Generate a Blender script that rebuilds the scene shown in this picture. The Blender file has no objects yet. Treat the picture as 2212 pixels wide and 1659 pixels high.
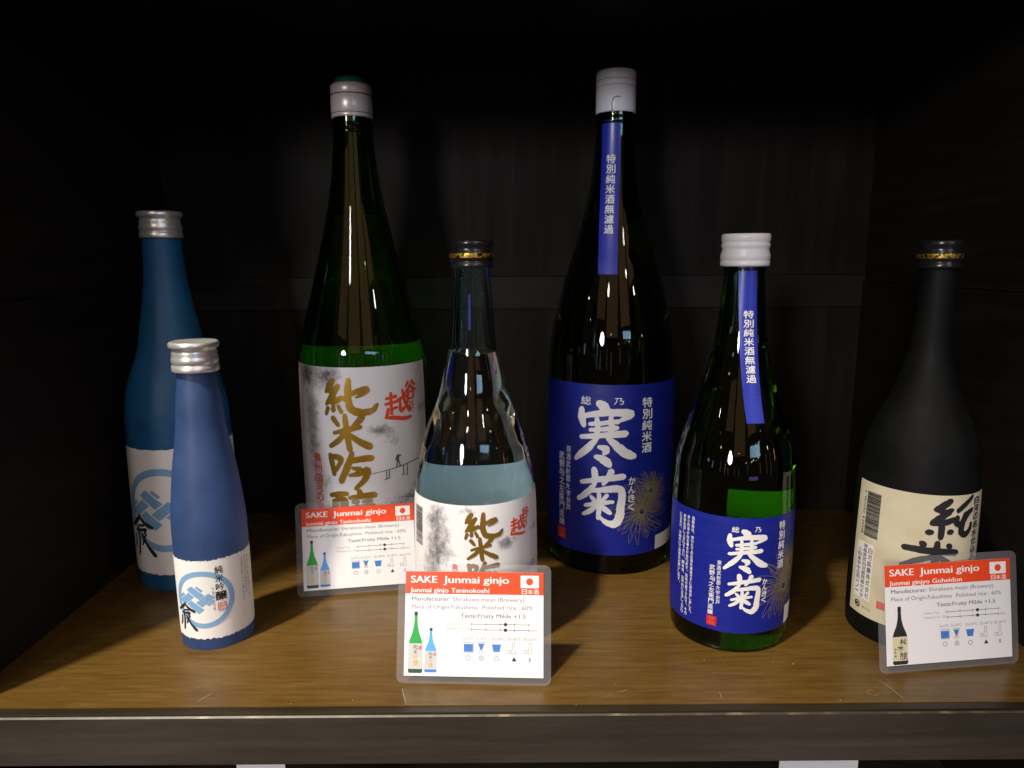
import bpy, bmesh, math, random
from mathutils import Matrix, Vector
R = math.radians
random.seed(7)
sc = bpy.context.scene
COL = sc.collection

# ------------------------------------------------------------------ camera
PITCH, ROLL = R(10.4), R(0.4)
cam = bpy.data.objects.new('camera', bpy.data.cameras.new('camera')); COL.objects.link(cam)
fwd = Vector((0, math.cos(PITCH), -math.sin(PITCH)))
dwn = Vector((0, -math.sin(PITCH), -math.cos(PITCH)))
X = Vector((1, 0, 0))
right = X * math.cos(ROLL) + dwn * math.sin(ROLL)
down = -X * math.sin(ROLL) + dwn * math.cos(ROLL)
m = Matrix((right, -down, -fwd)).transposed().to_4x4()
m.translation = (0, 0, .25)
cam.matrix_world = m
cam.data.sensor_width = 36
cam.data.lens = 36 * 1520 / 2212
cam.data.clip_start = .01
cam.data.dof.use_dof = True
cam.data.dof.focus_distance = .44
cam.data.dof.aperture_fstop = 15
cam.data.clip_end = 60
sc.camera = cam

# ------------------------------------------------------------------ world and exposure
w = bpy.data.worlds.new('World'); sc.world = w; w.use_nodes = True
bg = w.node_tree.nodes['Background']
bg.inputs[0].default_value = (1.0, .62, .34, 1)
bg.inputs[1].default_value = .07
sc.view_settings.view_transform = 'Standard'
sc.view_settings.look = 'None'
sc.view_settings.exposure = 0
sc.view_settings.gamma = 1
sc.view_settings.use_curve_mapping = False
sc.render.engine = 'CYCLES'
cy = sc.cycles
cy.max_bounces = 14; cy.transmission_bounces = 12; cy.glossy_bounces = 6; cy.diffuse_bounces = 4
cy.transparent_max_bounces = 16
cy.caustics_reflective = False; cy.caustics_refractive = True
cy.sample_clamp_indirect = 5; cy.blur_glossy = 1.0
cy.use_denoising = True

# ------------------------------------------------------------------ lamps of the room in front of the shelf, and lights added for reflections
AIM = Vector((0, .45, .1))
def lamp(name, az, el, dist, power, size, color, sy=None, shape='DISK'):
    """az: degrees to the right of the camera's back, el: degrees above the horizon"""
    d = Vector((math.sin(R(az)) * math.cos(R(el)), -math.cos(R(az)) * math.cos(R(el)), math.sin(R(el))))
    L = bpy.data.lights.new(name, 'AREA'); L.energy = power; L.color = color
    L.shape = shape if sy is None else 'RECTANGLE'
    L.size = size
    if sy: L.size_y = sy
    o = bpy.data.objects.new(name, L); COL.objects.link(o)
    o.location = AIM + d * dist
    o.rotation_euler = (-d).to_track_quat('-Z', 'Y').to_euler()
    return o
# the ceiling spot: throws the shadows on the shelf board
sd = Vector((-math.sin(R(42)) * math.cos(R(61)), -math.cos(R(42)) * math.cos(R(61)), math.sin(R(61))))
SL = bpy.data.lights.new('ceiling_spot', 'SPOT'); SL.energy = 900; SL.color = (1, .91, .76); SL.shadow_soft_size = .10
SL.spot_size = R(16); SL.spot_blend = 1.0
so = bpy.data.objects.new('ceiling_spot', SL); COL.objects.link(so)
so.location = Vector((-.13, .39, 0)) + sd * 3.6
so.rotation_euler = (-sd).to_track_quat('-Z', 'Y').to_euler()
for az, el, pw, a, b2 in ((-31, 40, 2.6, .9, 1.9), (-6, 35, 4.2, 1.15, 2.2), (21, 38, 3.6, .95, 2.0), (43, 44, 1.8, .7, 1.5)):
    lamp('ceiling_stand_in', az, el, 3.0, pw, a, (1, .58, .26), b2)          # area lights added in place of a dim warm ceiling, for brown reflections
for az, el, pw, a, b2, c in ((-33, 2, .30, .05, .9, (.6, .8, 1)), (-27, 0, .16, .04, .7, (.75, .9, 1)), (-15, 1, .14, .10, .8, (1, .45, .35)), (-7, -1, .12, .12, .7, (.9, 1, .8)), (9, 3, .12, .05, .7, (.8, .85, 1)), (33, 2, .16, .05, .8, (1, .9, .7)), (46, 4, .22, .06, .9, (1, .55, .25)), (-42, 4, .2, .07, .8, (.45, .7, 1)), (55, 1, .2, .14, 1.2, (.8, .75, .6))):
    lamp('streak_light', az, el, 3.6, pw, a, c, b2)                        # narrow lights added to give upright streaks in the glass
lamp('hall_lamp', -25, 12.7, 5.0, 84, .75, (.95, .94, 1))                # low lamp that reaches the back wall
lamp('ceiling_lamp', 45, 27, 4.0, 4, .18, (1, .97, .92))
lamp('ceiling_lamp', 29, 33, 4.0, 4, .2, (1, .97, .92))
lamp('ceiling_lamp', -16, 31, 3.6, 7, .26, (1, .97, .90))
lamp('ceiling_lamp', -62, 25, 4.0, 1.5, .10, (1, .9, .7))
for k in range(3):                                                       # bright window panes across the hall
    lamp('window_light', 18 + 6.6 * k, 15.0 - .5 * k, 5.0, 6.0, .60, ((.45, .62, 1), (.42, .74, 1), (.5, .86, 1))[k], .36)
for k in range(4):
    lamp('counter_lamp', 16 + 5 * k, 10.6 + (k % 2) * .8, 5.0, .5, .06, (1, .95, .85))
for az, el, pw, sz, c in ((-46, 17, .5, .07, (1, .85, .6)), (-33, 9, .35, .06, (1, .6, .35)), (-8, 16, .35, .05, (1, .95, .85)), (6, 10, .4, .05, (1, .9, .75)), (40, 18, .4, .06, (1, .97, .9)), (52, 12, .5, .07, (1, .8, .5)), (-52, 20, .4, .06, (.8, 1, .85)), (60, 30, .8, .09, (1, .97, .92))):
    lamp('glint_light', az, el, 4.5, pw, sz, c)                             # small lights added to vary the glints in the glass
lamp('purple_screen', 23, -8.5, 1.6, .6, .46, (.42, .22, 1), .13)
lamp('orange_sign', 66, 7, 4, .5, .08, (1, .5, .12), .3)
lamp('blue_sign', -68, 8, 4, .8, .2, (.25, .5, 1), .2)
lamp('blue_sign', -58, 5, 4, .5, .07, (.5, .85, 1), .5)

# ------------------------------------------------------------------ materials
def mat(name, color=(.5, .5, .5), rough=.5, metal=0, spec=.5, **kw):
    M = bpy.data.materials.new(name); M.use_nodes = True
    b = M.node_tree.nodes['Principled BSDF']
    b.inputs['Base Color'].default_value = (*color, 1)
    b.inputs['Roughness'].default_value = rough
    b.inputs['Metallic'].default_value = metal
    b.inputs['Specular IOR Level'].default_value = spec
    for k, v in kw.items():
        b.inputs[k.replace('_', ' ')].default_value = v
    return M
def nodes(M):
    nt = M.node_tree
    return nt, nt.nodes['Principled BSDF'], nt.nodes.new, nt.links.new
def ramp(N, stops, interp='LINEAR'):
    r = N('ShaderNodeValToRGB'); cr = r.color_ramp; cr.interpolation = interp
    while len(cr.elements) < len(stops): cr.elements.new(.5)
    for e, (p, c) in zip(cr.elements, stops):
        e.position = p; e.color = (*c, 1) if len(c) == 3 else c
    return r

def wood(name, c0, c1, c2, scale, rough=(.3, .45), bump=.15, spec=.5):
    """long-grained wood, grain along the axis with the smallest scale value"""
    M = mat(name, c1, .4, 0, spec); nt, b, N, L = nodes(M)
    tc = N('ShaderNodeTexCoord'); mp = N('ShaderNodeMapping'); mp.inputs['Scale'].default_value = scale
    L(tc.outputs['Object'], mp.inputs[0])
    n1 = N('ShaderNodeTexNoise'); n1.inputs['Scale'].default_value = 1; n1.inputs['Detail'].default_value = 9
    n1.inputs['Roughness'].default_value = .68; n1.inputs['Distortion'].default_value = .35
    L(mp.outputs[0], n1.inputs['Vector'])
    r = ramp(N, [(.30, c0), (.5, c1), (.72, c2)]); L(n1.outputs[0], r.inputs[0])
    n2 = N('ShaderNodeTexNoise'); n2.inputs['Scale'].default_value = 9; n2.inputs['Detail'].default_value = 6
    L(tc.outputs['Object'], n2.inputs['Vector'])
    mx = N('ShaderNodeMix'); mx.data_type = 'RGBA'; mx.blend_type = 'MULTIPLY'; mx.inputs[0].default_value = .55
    r2 = ramp(N, [(.3, (.62, .6, .58)), (.7, (1.15, 1.12, 1.1))]); L(n2.outputs[0], r2.inputs[0])
    L(r.outputs[0], mx.inputs[6]); L(r2.outputs[0], mx.inputs[7])
    L(mx.outputs[2], b.inputs['Base Color'])
    rr = ramp(N, [(.3, (rough[0],) * 3), (.7, (rough[1],) * 3)]); L(n2.outputs[0], rr.inputs[0])
    L(rr.outputs[0], b.inputs['Roughness'])
    bp = N('ShaderNodeBump'); bp.inputs['Strength'].default_value = bump; bp.inputs['Distance'].default_value = .0006
    L(n1.outputs[0], bp.inputs['Height']); L(bp.outputs[0], b.inputs['Normal'])
    return M

MT = {}
MT['board'] = wood('shelf_wood', (.072, .039, .0085), (.104, .058, .013), (.142, .083, .021), (26, 260, 260), (.20, .36), .22, .32)
MT['fascia'] = wood('fascia_wood', (.028, .022, .017), (.041, .034, .027), (.060, .050, .041), (5, 90, 90), (.28, .45), .15)
MT['strip'] = wood('edge_band_wood', (.014, .011, .006), (.022, .017, .009), (.036, .028, .014), (5, 120, 120), (.3, .5), .2, .2)
MT['wall_v'] = wood('dark_panel_wood', (.0075, .0058, .0042), (.0125, .0100, .0075), (.0195, .0158, .012), (70, 70, 5), (.55, .7), .1, .10)
MT['wall_h'] = wood('dark_rail_wood', (.010, .0080, .0062), (.0165, .0132, .0105), (.026, .021, .0168), (5, 70, 70), (.5, .65), .1, .14)
MT['side'] = wood('dark_side_wood', (.008, .0065, .0048), (.012, .0096, .0074), (.018, .0145, .0115), (70, 5, 70), (.5, .65), .1, .12)
MT['worn'] = mat('worn_edge', (.28, .21, .12), .45)
nt, b, N, L = nodes(MT['worn'])
tc = N('ShaderNodeTexCoord'); nz = N('ShaderNodeTexNoise'); nz.inputs['Scale'].default_value = 60; nz.inputs['Detail'].default_value = 5
L(tc.outputs['Object'], nz.inputs['Vector'])
rp = ramp(N, [(.48, (.035, .027, .017)), (.60, (.09, .07, .04)), (.78, (.40, .34, .24))]); L(nz.outputs[0], rp.inputs[0]); L(rp.outputs[0], b.inputs['Base Color'])

def glass(name, color, ior=1.42, rough=0.0):
    return mat(name, color, rough, 0, .5, Transmission_Weight=1.0, IOR=ior)
MT['green_glass'] = glass('green_glass', (.105, .38, .02))
MT['dark_green_glass'] = glass('dark_green_glass', (.085, .25, .02))
MT['pale_blue_glass'] = glass('pale_blue_glass', (.70, .91, 1.0))
MT['frost_blue'] = mat('frosted_blue_glass', (.066, .140, .37), .5, 0, .45, Transmission_Weight=.65, IOR=1.40, Coat_Weight=.12, Coat_Roughness=.55)
MT['frost_teal'] = mat('frosted_teal_blue_glass', (.024, .20, .46), .48, 0, .4, Transmission_Weight=.58, IOR=1.40, Coat_Weight=.12, Coat_Roughness=.55)
MT['matte_black'] = mat('matte_black_glass', (.0045, .0048, .0046), .58, 0, .16)

def fine_bump(M, scale, strength, dist=.0002):
    nt, b, N, L = nodes(M)
    tc = N('ShaderNodeTexCoord'); nz = N('ShaderNodeTexNoise'); nz.inputs['Scale'].default_value = scale
    L(tc.outputs['Object'], nz.inputs['Vector'])
    bp = N('ShaderNodeBump'); bp.inputs['Strength'].default_value = strength; bp.inputs['Distance'].default_value = dist
    L(nz.outputs[0], bp.inputs['Height']); L(bp.outputs[0], b.inputs['Normal'])
    return M
for k in ('frost_blue', 'frost_teal', 'matte_black'): fine_bump(MT[k], 1600, .5, .00008)
def vary(M, amount, scale, stretch=(1, 1, 1), rough=None):
    """blotches, handling marks and fibre: the colour (and gloss) wander a little"""
    nt, b, N, L = nodes(M); c = b.inputs['Base Color'].default_value[:3]
    tc = N('ShaderNodeTexCoord'); mp = N('ShaderNodeMapping'); mp.inputs['Scale'].default_value = stretch; L(tc.outputs['Object'], mp.inputs[0])
    nz = N('ShaderNodeTexNoise'); nz.inputs['Scale'].default_value = scale; nz.inputs['Detail'].default_value = 8; nz.inputs['Roughness'].default_value = .65
    L(mp.outputs[0], nz.inputs['Vector'])
    r = ramp(N, [(.3, tuple(x * (1 - amount) for x in c)), (.7, tuple(min(1, x * (1 + amount)) for x in c))]); L(nz.outputs[0], r.inputs[0]); L(r.outputs[0], b.inputs['Base Color'])
    if rough:
        q = ramp(N, [(.35, (rough[0],) * 3), (.65, (rough[1],) * 3)]); L(nz.outputs[0], q.inputs[0]); L(q.outputs[0], b.inputs['Roughness'])
    return M
vary(MT['frost_blue'], .14, 55, rough=(.42, .58)); vary(MT['frost_teal'], .14, 40, rough=(.42, .58)); vary(MT['matte_black'], .25, 40, rough=(.5, .66))

MT['alu'] = fine_bump(mat('brushed_aluminium', (.74, .73, .72), .30, .7), 300, .2)
MT['white_cap'] = mat('white_lacquered_cap', (.74, .74, .76), .35)
MT['cream_cap'] = mat('cream_foil_cap', (.62, .52, .48), .33, .25)
MT['groove'] = mat('dark_groove', (.03, .022, .022), .5)
MT['green_plastic'] = mat('green_plastic', (.01, .10, .07), .35)
MT['black_cap'] = mat('black_lacquered_cap', (.012, .012, .013), .22)
MT['white_paper'] = fine_bump(mat('white_washi_paper', (.80, .79, .76), .6), 900, .3)
MT['blue_paper'] = mat('ultramarine_paper', (.005, .013, .235), .42, 0, .5)
vary(MT['blue_paper'], .22, 30, (1, 1, 40), (.36, .5))
MT['blue_strip'] = mat('blue_foil_strip', (.014, .028, .36), .30, 0, .5)
vary(MT['blue_strip'], .06, 40, (1, 1, 2), (.26, .36))
MT['beige_paper'] = mat('beige_paper', (.66, .55, .34), .55)
nt, b, N, L = nodes(MT['beige_paper'])
tc = N('ShaderNodeTexCoord'); nz = N('ShaderNodeTexNoise'); nz.inputs['Scale'].default_value = 38; nz.inputs['Detail'].default_value = 7
L(tc.outputs['Object'], nz.inputs['Vector'])
rp = ramp(N, [(.3, (.60, .52, .33)), (.6, (.70, .645, .47)), (.8, (.74, .70, .56))]); L(nz.outputs[0], rp.inputs[0]); L(rp.outputs[0], b.inputs['Base Color'])
MT['white_ink'] = mat('white_ink', (.82, .82, .80), .5)
MT['black_ink'] = mat('black_ink', (.018, .017, .02), .45)
MT['grey_ink'] = mat('grey_ink', (.10, .10, .11), .5)
MT['pale_grey_ink'] = mat('pale_grey_ink', (.30, .30, .32), .5)
MT['red_ink'] = mat('vermilion_ink', (.72, .07, .025), .5)
MT['seal_ink'] = mat('red_seal_ink', (.48, .02, .03), .5)
MT['pink_seal'] = mat('pale_red_seal_ink', (.62, .20, .17), .5)
MT['crest_blue'] = mat('light_blue_ink', (.20, .38, .62), .5)
MT['gold'] = mat('gold_foil', (.60, .36, .045), .30, .82)
MT['gold_line'] = mat('gold_line_ink', (.34, .28, .13), .4, .4)
MT['card_paper'] = mat('card_paper', (.78, .78, .80), .35, 0, .5, Coat_Weight=.5, Coat_Roughness=.08)
MT['card_red'] = mat('card_red_header', (.78, .066, .014), .35, 0, .5, Coat_Weight=.5, Coat_Roughness=.08)
MT['card_white'] = mat('card_white_print', (.83, .83, .84), .4)
MT['card_blue'] = mat('card_blue_print', (.05, .19, .58), .4)
MT['card_green'] = mat('card_green_print', (.02, .34, .06), .4)
MT['card_sky'] = mat('card_sky_blue_print', (.10, .36, .80), .4)
MT['card_dkgreen'] = mat('card_dark_green_print', (.02, .07, .03), .4)
MT['card_grey'] = mat('card_grey_print', (.52, .53, .53), .4)
MT['card_beige'] = mat('card_beige_print', (.62, .56, .38), .4)
MT['card_yellow'] = mat('card_ochre_print', (.72, .44, .08), .4)
MT['card_black'] = mat('card_black_print', (.02, .02, .022), .4)
MT['card_text'] = mat('card_text_print', (.16, .16, .17), .4)
MT['scratch_glint'] = mat('scratch_glint', (.26, .20, .12), .5)  # pale tone shared by scratches, crumbs and painted light lines

# laminating film: clear sheet that lets most light through and shines a little
M = bpy.data.materials.new('laminating_film'); M.use_nodes = True; nt = M.node_tree; N, L = nt.nodes.new, nt.links.new
pb = nt.nodes['Principled BSDF']; pb.inputs['Base Color'].default_value = (.72, .72, .76, 1); pb.inputs['Roughness'].default_value = .09
tr = N('ShaderNodeBsdfTransparent'); tr.inputs[0].default_value = (.97, .97, .98, 1)
mx = N('ShaderNodeMixShader'); mx.inputs[0].default_value = .075
L(tr.outputs[0], mx.inputs[1]); L(pb.outputs[0], mx.inputs[2]); L(mx.outputs[0], nt.nodes['Material Output'].inputs[0]); MT['film'] = M

def ink_paper(name, base, left, patches):
    """paper printed with an ink-wash landscape; UV: u = degrees/100, v = metres*10"""
    M = mat(name, base, .42, 0, .5); nt, b, N, L = nodes(M)
    uv = N('ShaderNodeTexCoord'); sp = N('ShaderNodeSeparateXYZ'); L(uv.outputs['UV'], sp.inputs[0])
    nz = N('ShaderNodeTexNoise'); nz.inputs['Scale'].default_value = 16; nz.inputs['Detail'].default_value = 11; nz.inputs['Roughness'].default_value = .74
    L(uv.outputs['UV'], nz.inputs['Vector'])
    tot = None
    def gauss(u0, v0, su, sv, amp):
        a = N('ShaderNodeMath'); a.operation = 'SUBTRACT'; L(sp.outputs[0], a.inputs[0]); a.inputs[1].default_value = u0
        a2 = N('ShaderNodeMath'); a2.operation = 'DIVIDE'; L(a.outputs[0], a2.inputs[0]); a2.inputs[1].default_value = su
        c = N('ShaderNodeMath'); c.operation = 'SUBTRACT'; L(sp.outputs[1], c.inputs[0]); c.inputs[1].default_value = v0
        c2 = N('ShaderNodeMath'); c2.operation = 'DIVIDE'; L(c.outputs[0], c2.inputs[0]); c2.inputs[1].default_value = sv
        p = N('ShaderNodeMath'); p.operation = 'MULTIPLY'; L(a2.outputs[0], p.inputs[0]); L(a2.outputs[0], p.inputs[1])
        q = N('ShaderNodeMath'); q.operation = 'MULTIPLY_ADD'; L(c2.outputs[0], q.inputs[0]); L(c2.outputs[0], q.inputs[1]); L(p.outputs[0], q.inputs[2])
        e = N('ShaderNodeMath'); e.operation = 'MULTIPLY'; L(q.outputs[0], e.inputs[0]); e.inputs[1].default_value = -1
        x = N('ShaderNodeMath'); x.operation = 'EXPONENT'; L(e.outputs[0], x.inputs[0])
        y = N('ShaderNodeMath'); y.operation = 'MULTIPLY'; L(x.outputs[0], y.inputs[0]); y.inputs[1].default_value = amp * 1.4
        return y
    for g in left + patches:
        y = gauss(*g)
        if tot is None: tot = y
        else:
            s = N('ShaderNodeMath'); s.operation = 'ADD'; L(tot.outputs[0], s.inputs[0]); L(y.outputs[0], s.inputs[1]); tot = s
    k = N('ShaderNodeMath'); k.operation = 'MULTIPLY_ADD'; L(nz.outputs[0], k.inputs[0]); k.inputs[1].default_value = 1.75
    L(tot.outputs[0], k.inputs[2])
    r = ramp(N, [(.0, (0, 0, 0)), (.56, (0, 0, 0)), (.70, (.45,) * 3), (.92, (1, 1, 1))])
    h = N('ShaderNodeMath'); h.operation = 'MULTIPLY'; L(k.outputs[0], h.inputs[0]); h.inputs[1].default_value = .5
    L(h.outputs[0], r.inputs[0])
    mx = N('ShaderNodeMix'); mx.data_type = 'RGBA'; L(r.outputs[0], mx.inputs[0])
    mx.inputs[6].default_value = (*base, 1); mx.inputs[7].default_value = (.11, .10, .115, 1)
    L(mx.outputs[2], b.inputs['Base Color'])
    return M
MT['ink_a'] = ink_paper('ink_wash_paper', (.70, .69, .70),
    [(-.46, 1.62, .14, .10, .62), (-.20, 1.62, .12, .10, .66), (-.40, 1.35, .10, .16, .42), (-.40, 1.05, .10, .22, .40)],
    [(.25, 1.20, .11, .05, .60), (.36, 1.10, .09, .04, .36), (.72, 1.32, .12, .05, .42), (.50, .62, .25, .05, .5), (.70, .72, .16, .07, .45), (-.30, .80, .12, .06, .3)])
MT['ink_b'] = ink_paper('ink_wash_paper', (.80, .79, .80),
    [(-.34, .92, .13, .12, .52), (-.30, .72, .14, .12, .46), (-.42, .55, .12, .2, .42), (-.05, .99, .08, .03, .36)],
    [(.30, .76, .09, .05, .60), (.70, .80, .10, .04, .40), (.62, .55, .18, .05, .4)])
MT['gold_band'] = mat('gold_lettered_band', (.6, .36, .06), .35, .8)
nt, b, N, L = nodes(MT['gold_band'])
tc = N('ShaderNodeTexCoord'); vo = N('ShaderNodeTexNoise'); vo.inputs['Scale'].default_value = 520; vo.inputs['Detail'].default_value = 3
L(tc.outputs['Object'], vo.inputs['Vector'])
rp = ramp(N, [(.42, (.02, .013, .004)), (.5, (.62, .36, .05))]); L(vo.outputs[0], rp.inputs[0]); L(rp.outputs[0], b.inputs['Base Color'])

# ------------------------------------------------------------------ object helpers
def tag(o, label=None, cat=None, group=None, kind=None):
    if label: o['label'] = label
    if cat: o['category'] = cat
    if group: o['group'] = group
    if kind: o['kind'] = kind
    return o
def link(name, me, material, parent=None, smooth=False):
    o = bpy.data.objects.new(name, me); COL.objects.link(o)
    if material: me.materials.append(MT[material] if isinstance(material, str) else material)
    if parent: o.parent = parent
    if smooth:
        for p in me.polygons: p.use_smooth = True
    return o
def mesh(name, verts, faces, material, parent=None, smooth=False):
    me = bpy.data.meshes.new(name); me.from_pydata([tuple(v) for v in verts], [], faces); me.update()
    return link(name, me, material, parent, smooth)
def empty(name, loc, rz=0):
    o = bpy.data.objects.new(name, None); COL.objects.link(o); o.location = loc; o.rotation_euler = (0, 0, rz)
    o.empty_display_size = .02
    return o
def box(name, lo, hi, material, parent=None, bevel=.0006):
    bm = bmesh.new(); bmesh.ops.create_cube(bm, size=1)
    for v in bm.verts:
        v.co = Vector([lo[i] + (v.co[i] + .5) * (hi[i] - lo[i]) for i in range(3)])
    if bevel: bmesh.ops.bevel(bm, geom=bm.edges[:], offset=bevel, segments=2, affect='EDGES', profile=.6)
    me = bpy.data.meshes.new(name); bm.to_mesh(me); bm.free()
    return link(name, me, material, parent)
def lathe(name, prof, material, parent, seg=96, mod=None, closed_bottom=False):
    """prof: list of (r, z); mod(i_prof, k_seg) -> radius factor"""
    verts, faces = [], []
    idx = []
    for i, (r, z) in enumerate(prof):
        if r < 1e-6:
            idx.append([len(verts)]); verts.append((0, 0, z)); continue
        row = []
        for k in range(seg):
            f = mod(i, k) if mod else 1
            a = 2 * math.pi * k / seg
            row.append(len(verts)); verts.append((r * f * math.sin(a), -r * f * math.cos(a), z))
        idx.append(row)
    for A, B in zip(idx, idx[1:]):
        if len(A) == 1 and len(B) == 1: continue
        for k in range(seg):
            j = (k + 1) % seg
            if len(A) == 1: faces.append((A[0], B[j], B[k]))
            elif len(B) == 1: faces.append((A[k], A[j], B[0]))
            else: faces.append((A[k], A[j], B[j], B[k]))
    return mesh(name, verts, faces, material, parent, True)
def catmull(P, n=6):
    out = []
    for i in range(len(P) - 1):
        p0, p1, p2, p3 = P[max(i - 1, 0)], P[i], P[i + 1], P[min(i + 2, len(P) - 1)]
        for j in range(n):
            t = j / n
            out.append(tuple(.5 * (2 * b + (c - a) * t + (2 * a - 5 * b + 4 * c - d) * t * t + (3 * b - a - 3 * c + d) * t ** 3)
                             for a, b, c, d in zip(p0, p1, p2, p3)))
    out.append(tuple(P[-1])); return out

# ------------------------------------------------------------------ print: flat glyphs and brush strokes as (u, v) meshes in a unit box, v up
_gl = {}
def glyph(text, bold=0.0):
    key = (text, bold)
    if key in _gl: return _gl[key]
    cu = bpy.data.curves.new('g', 'FONT'); cu.body = text; cu.size = 1; cu.offset = bold; cu.resolution_u = 3; cu.fill_mode = 'FRONT'
    o = bpy.data.objects.new('g', cu); COL.objects.link(o)
    dg = bpy.context.evaluated_depsgraph_get()
    me = bpy.data.meshes.new_from_object(o.evaluated_get(dg))
    V = [(v.co.x, v.co.y) for v in me.vertices]; F = [tuple(p.vertices) for p in me.polygons]
    bpy.data.objects.remove(o); bpy.data.curves.remove(cu); bpy.data.meshes.remove(me)
    if V:
        x0, x1 = min(v[0] for v in V), max(v[0] for v in V); y0, y1 = min(v[1] for v in V), max(v[1] for v in V)
    else: x0 = y0 = 0; x1 = y1 = 1
    _gl[key] = (V, F, (x0, x1, y0, y1)); return _gl[key]
class Print:
    """collects flat artwork in label coordinates (u, v, lift)"""
    def __init__(s): s.V, s.F, s.n = [], [], 0
    def add(s, V, F, lift=None):
        o = len(s.V)
        if lift is None: lift = 0
        s.V += [(v[0], v[1], lift if len(v) < 3 else v[2]) for v in V]; s.F += [tuple(i + o for i in f) for f in F]
        return s
    def text(s, t, x0, x1, y0, y1, bold=0., shear=0., keep=False):
        V, F, (a, b, c, d) = glyph(t)
        if not V: return s
        sx = (x1 - x0) / max(b - a, 1e-6); sy = (y1 - y0) / max(d - c, 1e-6); e = bold * 1.1 * (y1 - y0)
        for i, (ox, oy) in enumerate(((0, 0), (e, 0), (-e, 0), (0, e), (0, -e)) if bold else ((0, 0),)):   # thickened pen
            s.add([(x0 + ox + (v[0] - a) * sx + shear * (v[1] - c) * sy, y0 + oy + (v[1] - c) * sy) for v in V], F, .000007 * i)
        return s
    def line(s, t, x0, x1, y0, cap, bold=0.):
        """string fitted to a width, cap height given, descenders hang below y0"""
        V, F, (a, b, c, d) = glyph(t)
        _, _, (_, _, hc, hd) = glyph('H')
        sx = (x1 - x0) / max(b - a, 1e-6); sy = cap / (hd - hc); e = bold * sy * 1.25
        for i, ox in enumerate((-e, -e / 3, e / 3, e) if bold else (0,)):
            s.add([(x0 + ox + (v[0] - a) * sx, y0 + (v[1] - hc) * sy) for v in V], F, .000007 * i)
        return s
    def column(s, t, x0, x1, y0, y1, bold=0., fill=.86, lean=0., wob=0.):
        """vertical writing, first character on top"""
        n = len(t); h = (y1 - y0) / n
        for i, ch in enumerate(t):
            if ch in ' \u3000': continue
            yc = y1 - (i + .5) * h; xs = lean * ((i + .5) / n - .5) + random.uniform(-wob, wob)
            V, F, (a, b, c, d) = glyph(ch)
            if ch in '、。': kx, ky = .3, .3; xo, yo = .35, .3
            else:
                kx = ky = fill; xo = yo = 0
                if ch in '一ー': ky = .2
            ww = (x1 - x0) * kx; hh = h * ky; xc = (x0 + x1) / 2 + xs + xo * (x1 - x0); yc += yo * h
            s.text(ch, xc - ww / 2, xc + ww / 2, yc - hh / 2, yc + hh / 2, bold)
        return s
    def rect(s, x0, x1, y0, y1, lift=None, nx=6):
        V = []
        for i in range(nx + 1):
            x = x0 + (x1 - x0) * i / nx; V += [(x, y0), (x, y1)]
        return s.add(V, [(2 * i, 2 * i + 2, 2 * i + 3, 2 * i + 1) for i in range(nx)], lift)
    def poly(s, P, lift=None): return s.add(P, [tuple(range(len(P)))], lift)
    def disc(s, x, y, r, ry=None, n=28, lift=None):
        return s.poly([(x + r * math.cos(2 * math.pi * k / n), y + (ry or r) * math.sin(2 * math.pi * k / n)) for k in range(n)], lift)
    def ring(s, x, y, r, wd, ry=None, n=40, lift=None):
        ry = ry or r; wy = wd * ry / r; V = []
        for k in range(n):
            c, q = math.cos(2 * math.pi * k / n), math.sin(2 * math.pi * k / n)
            V += [(x + r * c, y + ry * q), (x + (r - wd) * c, y + (ry - wy) * q)]
        return s.add(V, [(2 * k, 2 * ((k + 1) % n), 2 * ((k + 1) % n) + 1, 2 * k + 1) for k in range(n)], lift)
    def stroke(s, P, x0, x1, y0, y1, lift=0, sub=5, across=4, jitter=.10, fat=.93, taper=True):
        """brush stroke; P = (x, y down, half width) in the unit box; the width is in units of the box height"""
        Q = catmull(P, sub); W, Hh = x1 - x0, y1 - y0
        pts = [(x0 + q[0] * W, y1 - q[1] * Hh, max(q[2], .008) * Hh * fat) for q in Q]
        if taper:
            def ext(a, b, k, f): # extended rounded end
                dx, dy = a[0] - b[0], a[1] - b[1]; l = math.hypot(dx, dy) or 1
                return (a[0] + dx / l * a[2] * k, a[1] + dy / l * a[2] * k, a[2] * f)
            a, b2 = pts[0], pts[1]; c, d = pts[-1], pts[-2]
            pts = [ext(a, b2, .85, .25), ext(a, b2, .55, .72)] + pts + [ext(c, d, .6, .68), ext(c, d, .95, .2)]
        V, F = [], []
        for i, p in enumerate(pts):
            q0, q1 = pts[max(i - 1, 0)], pts[min(i + 1, len(pts) - 1)]
            dx, dy = q1[0] - q0[0], q1[1] - q0[1]; l = math.hypot(dx, dy) or 1
            nx, ny = -dy / l, dx / l; h = p[2]
            ja, jb = 1 + random.uniform(-jitter, jitter), 1 + random.uniform(-jitter, jitter)
            for j in range(across + 1):
                t = j / across * 2 - 1; f = t * h * (ja if t < 0 else jb)
                V.append((p[0] + nx * f, p[1] + ny * f))
        n = across + 1
        for i in range(len(pts) - 1):
            for j in range(across): F.append((i * n + j, (i + 1) * n + j, (i + 1) * n + j + 1, i * n + j + 1))
        return s.add(V, F, lift)
    def brush(s, strokes, x0, x1, y0, y1, **kw):
        for i, P in enumerate(strokes): s.stroke(P, x0, x1, y0, y1, lift=.000012 * (i + 1), **kw)
        return s
    def flat(s, name, material, parent, lift):
        """as a flat sheet: u -> x, v -> z, facing -y"""
        return mesh(name, [(u, -lift - q, v) for u, v, q in s.V], s.F, material, parent)
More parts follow.
